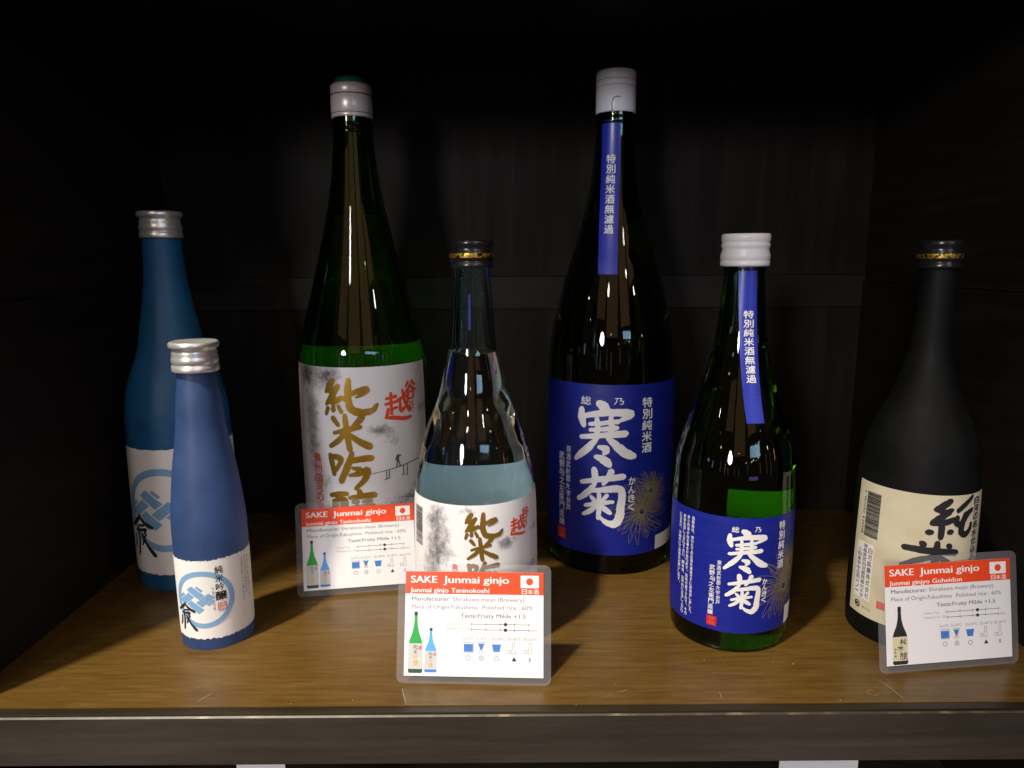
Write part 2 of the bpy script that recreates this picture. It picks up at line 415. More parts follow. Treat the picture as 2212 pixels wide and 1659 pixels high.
    def wrap(s, name, material, parent, rad, a_c, lift=.0004, cut=.0035, r_ref=None):
        """wrapped on a bottle: u (metres of arc, at radius r_ref) from the centre angle a_c (degrees); v = height"""
        bm = bmesh.new(); vs = [bm.verts.new((u, v, q)) for u, v, q in s.V]
        for f in s.F:
            try: bm.faces.new([vs[i] for i in f])
            except ValueError: pass
        u0, u1 = min(v[0] for v in s.V), max(v[0] for v in s.V)
        k = math.ceil(u0 / cut)
        if cut:
            while k * cut < u1:
                bmesh.ops.bisect_plane(bm, geom=bm.verts[:] + bm.edges[:] + bm.faces[:], plane_co=(k * cut, 0, 0), plane_no=(1, 0, 0), dist=1e-7); k += 1
        for v in bm.verts:
            u, z, q = v.co; r = rad(z); a = R(a_c) + u / (r_ref or r); rr = r + lift + q
            v.co = (rr * math.sin(a), -rr * math.cos(a), z)
        me = bpy.data.meshes.new(name); bm.to_mesh(me); bm.free()
        return link(name, me, material, parent)

# brush-written characters, read off the labels: strokes of (x, y down, half width)
KAN = [[(.40,.03,.045),(.48,.08,.065),(.53,.15,.05)], [(.10,.13,.035),(.10,.25,.052),(.14,.38,.035)],
 [(.13,.24,.03),(.45,.175,.042),(.75,.165,.048),(.94,.185,.045),(.86,.24,.038),(.74,.29,.022)],
 [(.25,.355,.025),(.50,.325,.030),(.72,.30,.030)], [(.26,.445,.025),(.50,.42,.03),(.70,.395,.030)], [(.10,.565,.030),(.45,.52,.034),(.84,.485,.045)],
 [(.37,.26,.028),(.38,.42,.036),(.36,.56,.03)], [(.60,.24,.028),(.61,.40,.038),(.585,.54,.03)],
 [(.38,.56,.028),(.25,.70,.046),(.10,.83,.042),(.0,.92,.026)], [(.55,.55,.03),(.68,.66,.048),(.85,.79,.062),(.99,.84,.04)],
 [(.41,.70,.025),(.53,.735,.048),(.50,.80,.026)], [(.36,.855,.028),(.50,.90,.055),(.58,.97,.042)]]
KIKU = [[(.08,.27,.03),(.45,.20,.040),(.97,.14,.045)], [(.36,.03,.042),(.38,.15,.046),(.36,.31,.03)], [(.72,.05,.045),(.66,.16,.04),(.56,.27,.025)],
 [(.33,.33,.035),(.20,.45,.044),(.02,.56,.034)],
 [(.28,.40,.028),(.60,.365,.042),(.88,.345,.05),(.955,.42,.05),(.935,.65,.054),(.91,.84,.06),(.80,.95,.056),(.62,.92,.036),(.50,.84,.02)],
 [(.30,.50,.025),(.37,.56,.032)], [(.64,.46,.03),(.56,.54,.025)], [(.17,.665,.026),(.45,.605,.034),(.76,.57,.026)],
 [(.47,.44,.027),(.48,.62,.038),(.46,.86,.03)], [(.44,.63,.025),(.30,.74,.036),(.13,.82,.026)], [(.50,.63,.025),(.60,.70,.04),(.71,.76,.03)]]
JUN = [[(.18,.03,.05),(.10,.20,.06),(.03,.36,.03)], [(.05,.34,.03),(.17,.33,.05),(.28,.20,.045)], [(.28,.20,.035),(.15,.48,.06),(.03,.70,.03)],
 [(.06,.66,.03),(.22,.60,.055),(.34,.50,.04)], [(.17,.60,.03),(.17,.86,.045)], [(.06,.80,.04),(.02,.97,.035)], [(.27,.74,.035),(.32,.90,.04)],
 [(.40,.50,.02),(.60,.36,.05),(.80,.29,.06),(.72,.42,.035),(.60,.50,.02)],
 [(.48,.02,.045),(.46,.30,.062),(.46,.60,.062),(.52,.84,.07),(.70,.92,.062),(.88,.88,.055),(.97,.72,.03)], [(.34,.52,.03),(.45,.60,.045)]]
MAI = [[(.12,.08,.055),(.24,.28,.04)], [(.82,.05,.065),(.72,.19,.055),(.58,.32,.03)], [(.13,.51,.035),(.45,.41,.05),(.77,.33,.045)],
 [(.42,.0,.045),(.45,.45,.058),(.50,.97,.055)], [(.42,.46,.035),(.25,.70,.055),(.02,.90,.04)], [(.48,.50,.03),(.68,.70,.058),(.97,.91,.07)]]
GIN = [[(.05,.10,.05),(.08,.32,.048),(.12,.60,.04)], [(.06,.12,.035),(.20,.14,.055),(.30,.20,.045),(.22,.40,.035),(.15,.52,.03)],
 [(.55,.02,.04),(.45,.35,.058),(.28,.78,.05)], [(.50,.28,.03),(.65,.20,.05),(.95,.17,.06)], [(.55,.42,.03),(.70,.46,.05)],
 [(.48,.62,.03),(.70,.56,.05),(.86,.50,.062),(.80,.72,.05),(.60,.97,.035)]]
JO = [[(.02,.14,.035),(.20,.09,.045),(.40,.07,.035)], [(.08,.26,.03),(.07,.60,.04),(.06,.95,.03)], [(.08,.26,.025),(.24,.23,.035),(.36,.24,.04),(.35,.60,.04),(.34,.95,.03)],
 [(.17,.10,.03),(.16,.45,.03)], [(.27,.10,.03),(.27,.42,.03)], [(.08,.56,.025),(.33,.54,.025)], [(.08,.90,.025),(.33,.88,.025)],
 [(.66,.0,.04),(.68,.08,.045)], [(.45,.17,.03),(.70,.13,.045),(.98,.12,.05)], [(.52,.28,.03),(.62,.27,.035)], [(.74,.27,.03),(.90,.26,.035)],
 [(.48,.42,.028),(.70,.40,.035),(.95,.38,.035)], [(.60,.32,.025),(.60,.62,.03)], [(.82,.30,.025),(.82,.60,.03)], [(.46,.60,.028),(.96,.56,.035)],
 [(.64,.60,.03),(.56,.80,.04),(.42,.95,.03)], [(.66,.64,.03),(.80,.80,.05),(.98,.96,.06)], [(.58,.68,.03),(.58,.95,.035)]]
JUN_S = [[(.44,.10,.055),(.30,.22,.068),(.17,.30,.045)], [(.18,.30,.045),(.35,.36,.06),(.48,.31,.045)], [(.44,.36,.05),(.25,.50,.064),(.13,.62,.055)],
 [(.14,.62,.055),(.35,.60,.06),(.54,.53,.055)], [(.30,.60,.05),(.31,.80,.06),(.30,.95,.05)], [(.06,.84,.055),(.11,.83,.06)], [(.46,.82,.05),(.50,.81,.055)],
 [(.62,.33,.05),(.80,.18,.05),(.97,.03,.035)], [(.61,.48,.05),(.60,.60,.06),(.70,.64,.06),(.84,.44,.06),(.97,.34,.045)],
 [(.80,.40,.045),(.75,.60,.06),(.72,.80,.065),(.82,.90,.06),(.95,.80,.05),(.98,.66,.035)]]
MAI_S = [[(.02,.20,.055),(.40,.21,.065),(.97,.24,.065)], [(.32,.05,.055),(.35,.08,.06)], [(.81,.08,.05),(.84,.10,.055)],
 [(.60,.02,.05),(.58,.30,.07),(.58,.95,.06)], [(.50,.36,.05),(.25,.46,.055),(.0,.62,.04)], [(.64,.34,.05),(.82,.46,.055),(.98,.62,.04)]]
REI = [[(.48,.0,.03),(.30,.15,.045),(.0,.30,.03)], [(.48,.05,.03),(.70,.18,.045),(.98,.27,.035)], [(.36,.27,.022),(.62,.24,.028)], [(.20,.40,.024),(.55,.36,.032),(.72,.33,.028),(.62,.44,.022)],
 [(.34,.33,.03),(.36,.65,.035),(.28,.99,.03)], [(.18,.50,.026),(.14,.70,.03),(.05,.86,.022)], [(.52,.46,.026),(.58,.60,.03),(.50,.74,.02)], [(.58,.52,.026),(.74,.74,.036),(1.0,.96,.045)], [(.72,.45,.024),(.62,.56,.02)]]
TANI = [[(.30,.02,.06),(.12,.26,.05)], [(.62,.0,.06),(.90,.22,.06)], [(.50,.16,.05),(.30,.42,.06),(.0,.60,.04)], [(.50,.24,.05),(.72,.40,.06),(1.0,.50,.05)],
 [(.26,.60,.045),(.24,.96,.05)], [(.26,.62,.04),(.74,.56,.05),(.70,.94,.05)], [(.24,.94,.04),(.70,.92,.045)]]
KOSHI = [[(.05,.22,.035),(.40,.17,.042)], [(.22,.05,.035),(.21,.45,.042)], [(.02,.40,.035),(.45,.34,.04)], [(.22,.45,.035),(.22,.72,.04)], [(.24,.57,.03),(.42,.54,.035)],
 [(.10,.55,.035),(.06,.74,.04),(.0,.84,.03)], [(.02,.84,.03),(.30,.86,.05),(.70,.94,.05),(1.0,.93,.035)],
 [(.45,.30,.03),(.75,.22,.042),(.92,.20,.035)], [(.55,.28,.03),(.56,.66,.042),(.66,.60,.03)], [(.66,.0,.035),(.76,.40,.045),(.96,.72,.045),(.98,.60,.025)], [(.90,.34,.03),(.78,.54,.035),(.62,.70,.03)], [(.84,.03,.03),(.90,.10,.035)]]

# ------------------------------------------------------------------ the setting: an open dark wooden compartment
YF, YB, XL, XR, ZT = .352, .662, -.315, .327, .411
sh = tag(box('shelf_board', (XL - .03, YF + .0062, -.028), (XR + .03, YB, 0), 'board', None, 0), kind='structure')
box('edge_strip', (XL - .03, YF + .0002, -.010), (XR + .03, YF + .0060, -.0002), 'strip', sh, .0005)
fa = box('fascia', (XL - .03, YF - .002, -.0305), (XR + .03, YF + .0060, -.0012), 'fascia', sh, .0004)
mesh('worn_edge', [(XL - .03, YF - .0022, -.0013), (XR + .03, YF - .0022, -.0013), (XR + .03, YF - .0012, -.0006), (XL - .03, YF - .0012, -.0006)], [(0, 1, 2, 3)], 'worn', sh)
bw = tag(box('back_wall', (XL - .03, YB + .010, -.25), (XR + .03, YB + .025, ZT + .03), 'wall_v', None, 0), kind='structure')
box('panel', (XL - .005, YB, .2302), (XR + .005, YB + .0098, ZT + .005), 'wall_v', bw)
box('rail', (XL - .005, YB - .0022, .2002), (XR + .005, YB + .0098, .2300), 'wall_h', bw)
box('panel', (XL - .005, YB, .0), (XR + .005, YB + .0098, .2000), 'wall_v', bw)
for nm, x, s in (('wall_left', XL, -1), ('wall_right', XR, 1)):
    o = tag(box(nm, (min(x + s * .012, x + s * .03), YF - .001, -.25), (max(x + s * .012, x + s * .03), YB + .025, ZT + .03), 'side', None, 0), kind='structure')
    a, b2 = sorted((x + s * .0015, x + s * .0118)); box('panel', (a, YF, .2240), (b2, YB - .0005, ZT + .004), 'side', o)
    a, b2 = sorted((x, x + s * .0118)); box('panel', (a, YF, .0004), (b2, YB - .0005, .2236), 'side', o, .0010)
tag(box('shelf_above', (XL - .03, YF, ZT), (XR + .03, YB, ZT + .028), 'side', None), kind='structure')
tag(box('lower_shelf', (XL - .03, YF + .005, -.178), (XR + .03, YB, -.150), 'fascia', None), kind='structure')
# worn marks, crumbs and painted light lines off the card film, on the board
def scratch_glint(pts, wd):
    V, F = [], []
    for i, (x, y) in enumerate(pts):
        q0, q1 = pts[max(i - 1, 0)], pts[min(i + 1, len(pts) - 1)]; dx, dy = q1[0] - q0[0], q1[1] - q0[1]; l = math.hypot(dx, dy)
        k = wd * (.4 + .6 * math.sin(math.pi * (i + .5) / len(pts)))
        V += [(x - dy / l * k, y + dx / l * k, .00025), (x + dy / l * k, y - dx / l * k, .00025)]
    mesh('scratch_glint', V, [(2 * i, 2 * i + 2, 2 * i + 3, 2 * i + 1) for i in range(len(pts) - 1)], 'scratch_glint', sh)
scratch_glint([(-.181, .3625), (-.179, .366), (-.176, .370)], .0003)
scratch_glint([(-.0655, .3735), (-.0640, .3680), (-.0610, .3590)], .0003)  # pale strip painted for the light line off the foremost card's film
scratch_glint([(.2165, .3790), (.2190, .3720), (.2215, .3610)], .0003)  # painted light line again, before the right-hand card
scratch_glint([(.2030, .3660), (.2055, .3690), (.2085, .3695)], .0002)
scratch_glint([(.2035, .3655), (.2075, .3640), (.2100, .3655)], .0002)
scratch_glint([(.118, .3625), (.119, .3655), (.1185, .3690)], .0002)
scratch_glint([(.060, .3690), (.0635, .3700), (.066, .3715)], .0002)
for k in range(14):
    x = random.uniform(-.28, .3); y = random.uniform(YF + .004, YF + .05); s = random.uniform(.0003, .00045)
    bm = bmesh.new(); bmesh.ops.create_icosphere(bm, subdivisions=1, radius=s)
    for v in bm.verts: v.co += Vector((x, y, s * .6 + .0001)) + Vector([random.uniform(-.3, .3) * s for _ in range(3)])
    me = bpy.data.meshes.new('crumb'); bm.to_mesh(me); bm.free(); link('crumb', me, 'scratch_glint', sh)
# paper cards standing on the shelf below, their tops just seen under the fascia
for x0, x1, yy, lb in ((-.166, -.137, .372, 'narrow white card under the shelf edge below the small blue bottle'),
                   (.158, .205, .372, 'white card under the shelf edge below the bottle with the beige label')):
    c = box('price_card', (x0, yy, -.150), (x1, yy + .0006, -.036), 'card_paper', None, 0)
    tag(c, lb, 'card', 'cards on the shelf below')

# ------------------------------------------------------------------ bottles
class Bottle:
    def __init__(s, name, label, loc, prof, zcap, level, material, wall=.0028, solid=False, group='sake bottles on the shelf'):
        s.root = tag(empty(name, loc), label, 'bottle', group)
        s.dense = catmull([(z, r) for z, r in prof], 8)
        s.zcap = zcap
        out = [(0, .0012), (s.dense[0][1] * .55, .0010), (s.dense[0][1] * .8, .0002)] + [(r, z) for z, r in s.dense if z <= zcap + .012]
        if solid: prof2 = out + [(0, out[-1][1])]
        else:
            top = out[-1][1]
            inner = [(max(r - wall, .004), z) for r, z in out if z > level + .001]
            prof2 = out + [(out[-1][0] - wall, top)] + inner[::-1][1:] + [(s.r(level) - wall, level), ((s.r(level) - wall) * .5, level - .0002), (0, level - .0002)]
        s.body = lathe('glass_body', prof2, material, s.root, 128)
    def r(s, z):
        D = s.dense
        if z <= D[0][0]: return D[0][1]
        for a, b in zip(D, D[1:]):
            if z <= b[0]:
                t = (z - a[0]) / max(b[0] - a[0], 1e-9); return a[1] + (b[1] - a[1]) * t
        return D[-1][1]
    def label(s, a0, a1, z0, z1, material, name='label', rough=0, lift=.00025, seg=2.0, mid=None):
        """sheet wrapped round the glass from angle a0 to a1; mid(z) shifts the angles; z0/z1 may be functions"""
        n = max(6, int(abs(a1 - a0) / seg)); rows = 14; V, F, UV = [], [], []
        jt = [random.uniform(-rough, rough) for _ in range(n + 1)]; jb = [random.uniform(-rough, rough) for _ in range(n + 1)]
        for i in range(n + 1):
            a = a0 + (a1 - a0) * i / n
            for j in range(rows + 1):
                t = j / rows; z = (z0 + jb[i]) * (1 - t) + (z1 + jt[i]) * t
                rr = s.r(z) + lift
                V.append((rr * math.sin(R(a)), -rr * math.cos(R(a)), z)); UV.append((a / 100, z * 10))
        m_ = rows + 1
        for i in range(n):
            for j in range(rows): F.append((i * m_ + j, (i + 1) * m_ + j, (i + 1) * m_ + j + 1, i * m_ + j + 1))
        o = mesh(name, V, F, material, s.root, True)
        ul = o.data.uv_layers.new(name='UVMap')
        for lp in o.data.loops: ul.data[lp.index].uv = UV[lp.vertex_index]
        return o
    def strip(s, name, pts, half, material, lift=.00025):
        """neck strip: pts = (z, centre angle)"""
        V, F = [], []; Q = catmull(pts, 10)
        for z, a in Q:
            for j in range(9):
                rr = s.r(z) + lift; an = R(a) + half * (j / 4 - 1) / s.r(z)
                V.append((rr * math.sin(an), -rr * math.cos(an), z))
        for i in range(len(Q) - 1):
            for j in range(8): F.append((i * 9 + j, i * 9 + j + 1, (i + 1) * 9 + j + 1, (i + 1) * 9 + j))
        return mesh(name, V, F, material, s.root, True)
    def angbox(s, a0, a1, z0, z1):
        """centre angle and a box in metres of arc for a piece between two angles and two heights"""
        r = s.r((z0 + z1) / 2); hw = R(a1 - a0) / 2 * r
        return (a0 + a1) / 2, (-hw, hw, z0, z1), r
    def put(s, kind, arg, box4, name, material, parent, lift=.0005, **kw):
        a, q, r = s.angbox(*box4); p = Print(); getattr(p, kind)(arg, *q, **kw)
        return p.wrap(name, material, parent, s.r, a, lift, r_ref=r)

def screw_cap(bt, z0, z1, r, material, flange=True, knurl=True):
    h = z1 - z0
    P = [(r * .80, z0 + .0004), (r * .985, z0), (r, z0 + h * .05), (r, z0 + h * .20), (r * .955, z0 + h * .235), (r * .955, z0 + h * .27), (r * .99, z0 + h * .31), (r * .985, z0 + h * .46), (r * .93, z0 + h * .54),
         (r * .965, z0 + h * .60), (r * .93, z0 + h * .66), (r * .93, z0 + h * .74), (r * 1.01, z0 + h * .79), (r * 1.03, z0 + h * .83), (r * 1.03, z0 + h * .94), (r * 1.0, z0 + h * .98), (r * .93, z1), (r * .90, z1 - h * .02), (0, z1 - h * .03)]
    def mod(i, k): return 1 + (.026 if (k % 2) else -.012) if knurl and 13 <= i <= 14 else 1
    return lathe('screw_cap', P, material, bt.root, 144, mod)
def ringpiece(name, r, z0, z1, material, parent, bulge=.0003):
    return lathe(name, [(r - .0006, z0), (r + bulge, z0 + (z1 - z0) * .25), (r + bulge, z0 + (z1 - z0) * .75), (r - .0006, z1)], material, parent, 96)

# --- frosted blue pair on the left
PA = [(0,.03645),(.004,.03852),(.05,.03852),(.103,.03798),(.12,.03762),(.138,.03663),(.157,.03276),(.18,.02448),(.198,.02097),(.215,.01791),(.238,.01467),(.266,.01332)]
PB = [(0,.02139),(.003,.02275),(.06,.02302),(.066,.02311),(.08,.02302),(.095,.02184),(.1155,.01947),(.136,.01611),(.145,.01483),(.16,.01356),(.176,.01156),(.19,.01092)]
def crest_label(bt, z0, z1, cz, rad_, ac, mon_a, blk, rough, small):
    lb = bt.label(-150 if small else -120, 150 if small else 236, z0, z1, 'white_paper', rough=rough, seg=1.5)
    Print().ring(0, cz, rad_, rad_ * .165, n=64).wrap('crest_ring', 'crest_blue', lb, bt.r, ac, .00045, r_ref=bt.r(cz))
    # woven crest: two pairs of slanting bands, over and under
    p = Print(); sx, sy = rad_ * .62, rad_ * .86
    def band(p0, p1, q0, q1):
        p.poly([(.5 * (a + b) * sx, cz + .28 * (a - b) * sy) for a, b in ((p0, q0), (p0, q1), (p1, q1), (p1, q0))])
    h_, g_ = .30, .38
    for lo, hi in ((-1.15, .55 - g_), (.55 + g_, 1.15)): band(lo, hi, -.55 - h_, -.55 + h_)
    for lo, hi in ((-1.15, -.55 - g_), (-.55 + g_, 1.15)): band(lo, hi, .55 - h_, .55 + h_)
    for lo, hi in ((-1.15, -.55 - g_), (-.55 + g_, 1.15)): band(-.55 - h_, -.55 + h_, lo, hi)
    for lo, hi in ((-1.15, .55 - g_), (.55 + g_, 1.15)): band(.55 - h_, .55 + h_, lo, hi)
    p.wrap('woven_crest', 'crest_blue', lb, bt.r, mon_a, .00047, r_ref=bt.r(cz))
    bt.put('brush', REI, blk, 'brush_lettering', 'black_ink', lb, .00045, fat=1.25)
    return lb
A = Bottle('frosted_bottle', 'tall frosted blue bottle with white label at far left, behind the small one', (-.2615, .538, 0), PA, .262, .205, 'frost_teal')
lbA = crest_label(A, .0128, .1106, .0639, .0325, 0, -14, (-48, -13, .0271, .0587), .00045, False)
screw_cap(A, .2640, .2835, .0150, 'alu')
Bq = Bottle('frosted_bottle', 'small frosted blue bottle with white label, standing in front at left', (-.1995, .439, 0), PB, .178, .165, 'frost_blue')
lbB = crest_label(Bq, .0082, .0615, .0353, .0194, 3.6, -8, (-44, -10, .0138, .0322), .0006, True)
Bq.put('column', '純米吟', (24, 38, .0400, .0575), 'type_lettering', 'black_ink', lbB, .00045, bold=.012)
Bq.put('column', '醸', (23.5, 40.5, .0338, .0400), 'type_lettering', 'black_ink', lbB, .00045, bold=.03, fill=.95)
Bq.put('column', '吟醸白河銘醸', (18.5, 22.6, .0275, .0437), 'small_lettering', 'pale_grey_ink', lbB, .00045)
a_, q_, r_ = Bq.angbox(25.6, 39, .0268, .0322)
Print().rect(*q_).wrap('seal', 'pink_seal', lbB, Bq.r, a_, .00045, r_ref=r_)
Bq.put('column', '冷酒', (26, 38.6, .0271, .0319), 'seal_lettering', 'white_ink', lbB, .0006)
for i, t in enumerate(('清酒吟醸酒要冷蔵', '製造者白河銘醸株式会社', 'お酒は二十歳から')):
    Bq.put('column', t, (82 - 7 * i, 87 - 7 * i, .027 + .004 * (i % 2), .058), 'small_lettering', 'pale_grey_ink', lbB, .00045)
screw_cap(Bq, .1795, .1985, .0141, 'alu')

# --- tall green bottle with the ink-wash label
PC = [(0,.04743),(.004,.05037),(.095,.05105),(.15,.05046),(.172,.04968),(.183,.04812),(.207,.04186),(.23,.03579),(.252,.02993),(.275,.02445),(.297,.02005),(.318,.01712),(.343,.01487),(.375,.01418)]
C = Bottle('large_bottle', 'tall green bottle with cream cap, ink-wash label and gold characters', (-.1205, .565, 0), PC, .352, .281, 'green_glass')
lbC = C.label(-120, 79, .020, .1687, 'ink_a')
C.label(100, 236, .112, .1690, 'white_paper', 'back_label')
def gold_column(bt, lb, rows, names):
    for st, bx in rows: bt.put('brush', st, bx, 'gold_character', 'gold', lb, .00045, fat=1.6)
gold_column(C, lbC, [(JUN, (-23.3, 23.1, .1324, .1601)), (MAI, (-20.2, 14.9, .1057, .1324)), (GIN, (-22.2, 16.8, .0746, .1041)), (JO, (-22.6, 17.1, .0422, .0735))], None)
C.put('brush', TANI, (47.8, 61.4, .1403, .1546), 'red_character', 'red_ink', lbC, .00045, fat=1.4)
C.put('text', '乃', (50.9, 57.7, .1327, .1386), 'red_character', 'red_ink', lbC, .00045, bold=.03, shear=.2)
C.put('brush', KOSHI, (28.6, 54.1, .1252, .1489), 'red_character', 'red_ink', lbC, .00045, fat=1.4)
C.put('column', '奥州白河の里', (-40, -30, .0540, .1016), 'small_red_lettering', 'red_ink', lbC, .00045, bold=.02, fill=.9)
p = Print()   # footbridge with a walker under a straw hat
r0 = C.r(.085)
def cu_(a): return R(a - 36) * r0
p.add([(cu_(14), .0862), (cu_(28), .0877), (cu_(44), .0895), (cu_(62), .0915), (cu_(62), .0924), (cu_(44), .0903), (cu_(28), .0884), (cu_(14), .0867)], [(0, 1, 6, 7), (1, 2, 5, 6), (2, 3, 4, 5)])
for a, h in ((27, .0075), (29.5, .0070), (43, .0062), (47, .0070)):
    p.poly([(cu_(a), .0884 - h), (cu_(a + .8), .0884 - h), (cu_(a + .8), .0876 + (a - 27) * .00012), (cu_(a), .0876 + (a - 27) * .00012)], .00003)
    p.disc(cu_(a) - .0004, .0884 - h, .0011, .00045, 10, .00004)
p.brush([[(.25, 1.0, .05), (.35, .62, .06), (.45, .40, .07)], [(.75, 1.0, .05), (.60, .62, .06), (.5, .40, .07)], [(.40, .55, .10), (.50, .25, .13)], [(.15, .38, .04), (.5, .12, .12), (.95, .16, .03)], [(.1, .45, .03), (.28, .35, .05)]], cu_(35), cu_(42), .0895, .0995, jitter=.15)
p.wrap('bridge_drawing', 'grey_ink', lbC, C.r, 36, .0006, r_ref=r0)
lathe('cap', [(.0140, .3525), (.0153, .3528), (.0155, .3535), (.0155, .3552), (.0152, .3557), (.0155, .3562), (.0155, .3680), (.0150, .3688), (.0150, .3694), (.0154, .3702), (.0153, .3755), (.0148, .3764), (.0136, .3770), (.0128, .3772), (0, .3772)], 'cream_cap', C.root)
cp = [o for o in C.root.children if o.name.startswith('cap')][0]
ringpiece('groove_ring', .01515, .3687, .3697, 'groove', cp); ringpiece('groove_ring', .01545, .3554, .3560, 'groove', cp, .0002)
lathe('top_stopper', [(.0126, .3765), (.0124, .3795), (.0112, .3815), (.007, .3826), (0, .3828)], 'green_plastic', cp)
for zz, dr in ((.3475, .0010), (.3425, .0006)): ringpiece('neck_bead', C.r(zz) + dr * .4, zz - .0016, zz + .0016, 'dark_green_glass', C.root, dr)

# --- tall green bottle with the blue label
PD = [(0,.04802),(.004,.05098),(.095,.05188),(.15,.05098),(.181,.0496),(.21,.04386),(.235,.03693),(.258,.0296),(.282,.02346),(.305,.01861),(.327,.01594),(.344,.01495),(.375,.01436)]
D = Bottle('large_bottle', 'tallest green bottle with white cap, blue label and long blue neck strip', (.0815, .572, 0), PD, .3555, .274, 'dark_green_glass')
lbD = D.label(-125, 74, .0165, .1530, 'blue_paper')
def flower(bt, lb, ac, cz, size, name='flower_drawing', petals=26):
    """line drawing of a chrysanthemum: curved looped petals in rings"""
    p = Print(); n = 0
    def petal(x, y, ang, ln, wd, bend, lf):
        L_, R_ = [], []
        for i in range(9):
            t = i / 8; a = ang + bend * t * t; px = x + ln * t * math.cos(ang + bend * t * .6); py = y + ln * t * math.sin(ang + bend * t * .6)
            h = wd * math.sin(math.pi * min(1, t * .93 + .03)) ** .7
            L_.append((px - math.sin(a) * h, py + math.cos(a) * h)); R_.append((px + math.sin(a) * h, py - math.cos(a) * h))
        path = L_ + R_[::-1]; V, F = [], []; lw = size * .0058
        for i, q in enumerate(path):
            q0, q1 = path[max(i - 1, 0)], path[min(i + 1, len(path) - 1)]; dx, dy = q1[0] - q0[0], q1[1] - q0[1]; l = math.hypot(dx, dy) or 1
            V += [(q[0] - dy / l * lw, q[1] + dx / l * lw), (q[0] + dy / l * lw, q[1] - dx / l * lw)]
        F = [(2 * i, 2 * i + 2, 2 * i + 3, 2 * i + 1) for i in range(len(path) - 1)]
        p.add(V, F, lf)
    for (cx_, cy_, sc_, rng) in ((0, cz - size * .06, 1.0, (0, 6.28)), (size * .30, cz + size * .52, .62, (0, 6.28))):
        for ring_, (ln, wd) in enumerate(((.95, .070), (.70, .060), (.42, .045))):
            m_ = petals - ring_ * 5
            for k in range(m_):
                an = rng[0] + (rng[1] - rng[0]) * (k + .5 * ring_) / m_ + random.uniform(-.06, .06)
                petal(cx_ + math.cos(an) * size * .08, cy_ + math.sin(an) * size * .08, an, size * ln * sc_ * random.uniform(.8, 1.06), size * wd * sc_, random.uniform(.25, .7), .000004 * (n % 30)); n += 1
    return p.wrap(name, 'gold_line', lb, bt.r, ac, .00042, cut=.004, r_ref=bt.r(cz))
flower(D, lbD, 22, .0535, .0270)
D.put('brush', KAN, (-37.7, 13.1, .0894, .1402), 'large_character', 'white_ink', lbD, .00045, fat=1.22)
D.put('brush', KIKU, (-35.1, 5.0, .0406, .0880), 'large_character', 'white_ink', lbD, .00045, fat=1.22)
D.put('text', '総', (-33.4, -24.4, .1369, .1435), 'small_character', 'white_ink', lbD, .00045, bold=.012)
D.put('text', '乃', (-5.0, 3.3, .1380, .1430), 'small_character', 'white_ink', lbD, .00045, bold=.012)
D.put('column', '特別純米酒', (19.3, 30.6, .0988, .1432), 'side_lettering', 'white_ink', lbD, .00045, bold=.02)
D.put('column', 'かんきく', (8.4, 15.2, .0530, .0812), 'reading_lettering', 'white_ink', lbD, .00045, bold=.02)
D.put('column', '原酒武射郡大宇折戸', (-48.6, -43, .0480, .1023), 'address_lettering', 'white_ink', lbD, .00045, bold=.008, wob=.0004)
D.put('column', '武野与之左衛門造醸', (-57.5, -50, .0343, .0965), 'address_lettering', 'white_ink', lbD, .00045, bold=.012, wob=.0004)
def seal(bt, lb, bx):
    a, q, r = bt.angbox(*bx); Print().rect(*q).wrap('seal', 'seal_ink', lb, bt.r, a, .00042, r_ref=r)
    bt.put('column', '寒菊', (bx[0] + (bx[1] - bx[0]) * .12, bx[1] - (bx[1] - bx[0]) * .12, bx[2] + .0004, bx[3] - .0004), 'seal_lettering', 'red_ink', lb, .00052, bold=.02, fill=.9)
seal(D, lbD, (-59.5, -49, .0237, .0331))
def corner_tag(bt, lb, bx, text):
    a, q, r = bt.angbox(*bx); Print().rect(*q).wrap('corner_tag', 'white_paper', lb, bt.r, a, .0006, r_ref=r)
corner_tag(D, lbD, (38, 74, .0172, .0290), '')
stD = D.strip('neck_strip', [(.2351, -13.9), (.270, -16.5), (.305, -18.5), (.3498, -21)], .0073, 'blue_strip')
def strip_text(bt, st, text, zc, angs, wd, z0, z1, bold=.018):
    n = len(text); h = (z1 - z0) / n
    for i, ch in enumerate(text):
        z = z1 - (i + .5) * h; t = (z1 - z) / (z1 - z0); a = angs[0] + (angs[1] - angs[0]) * t; r = bt.r(z)
        Print().text(ch, -wd / 2, wd / 2, z - h * .42, z + h * .42, bold).wrap('strip_character', 'white_ink', st, bt.r, a, .00055, r_ref=r)
strip_text(D, stD, '特別純米酒無濾過', 0, (-18, -15.5), .0068, .2648, .3250)
cD = lathe('cap', [(.0146, .3560), (.0151, .3562), (.0153, .3570), (.0153, .3745), (.0149, .3750), (.0149, .3755), (.0153, .3761), (.0153, .3790), (.0150, .3795), (.0150, .3800), (.0153, .3806), (.0153, .3835), (.0150, .3858), (.0143, .3868), (.0130, .3872), (0, .3873)], 'white_cap', D.root)
ringpiece('groove_ring', .01505, .3749, .3756, MT['pale_grey_ink'], cD, .0000); ringpiece('groove_ring', .01515, .3794, .3801, MT['pale_grey_ink'], cD, .0000)
Print().stroke([(.25, 1.0, .03), (.22, .5, .035), (.34, .14, .035), (.6, .04, .03), (.95, .04, .028)], -.0036, .0048, .3556, .3665, lift=.0001, jitter=.02).wrap('tear_tab', 'groove', cD, lambda z: .0153, -12, .0002)
for zz, dr in ((.3525, .0006), (.3485, .0006)): ringpiece('neck_bead', D.r(zz) + dr * .4, zz - .0014, zz + .0014, 'dark_green_glass', D.root, dr)

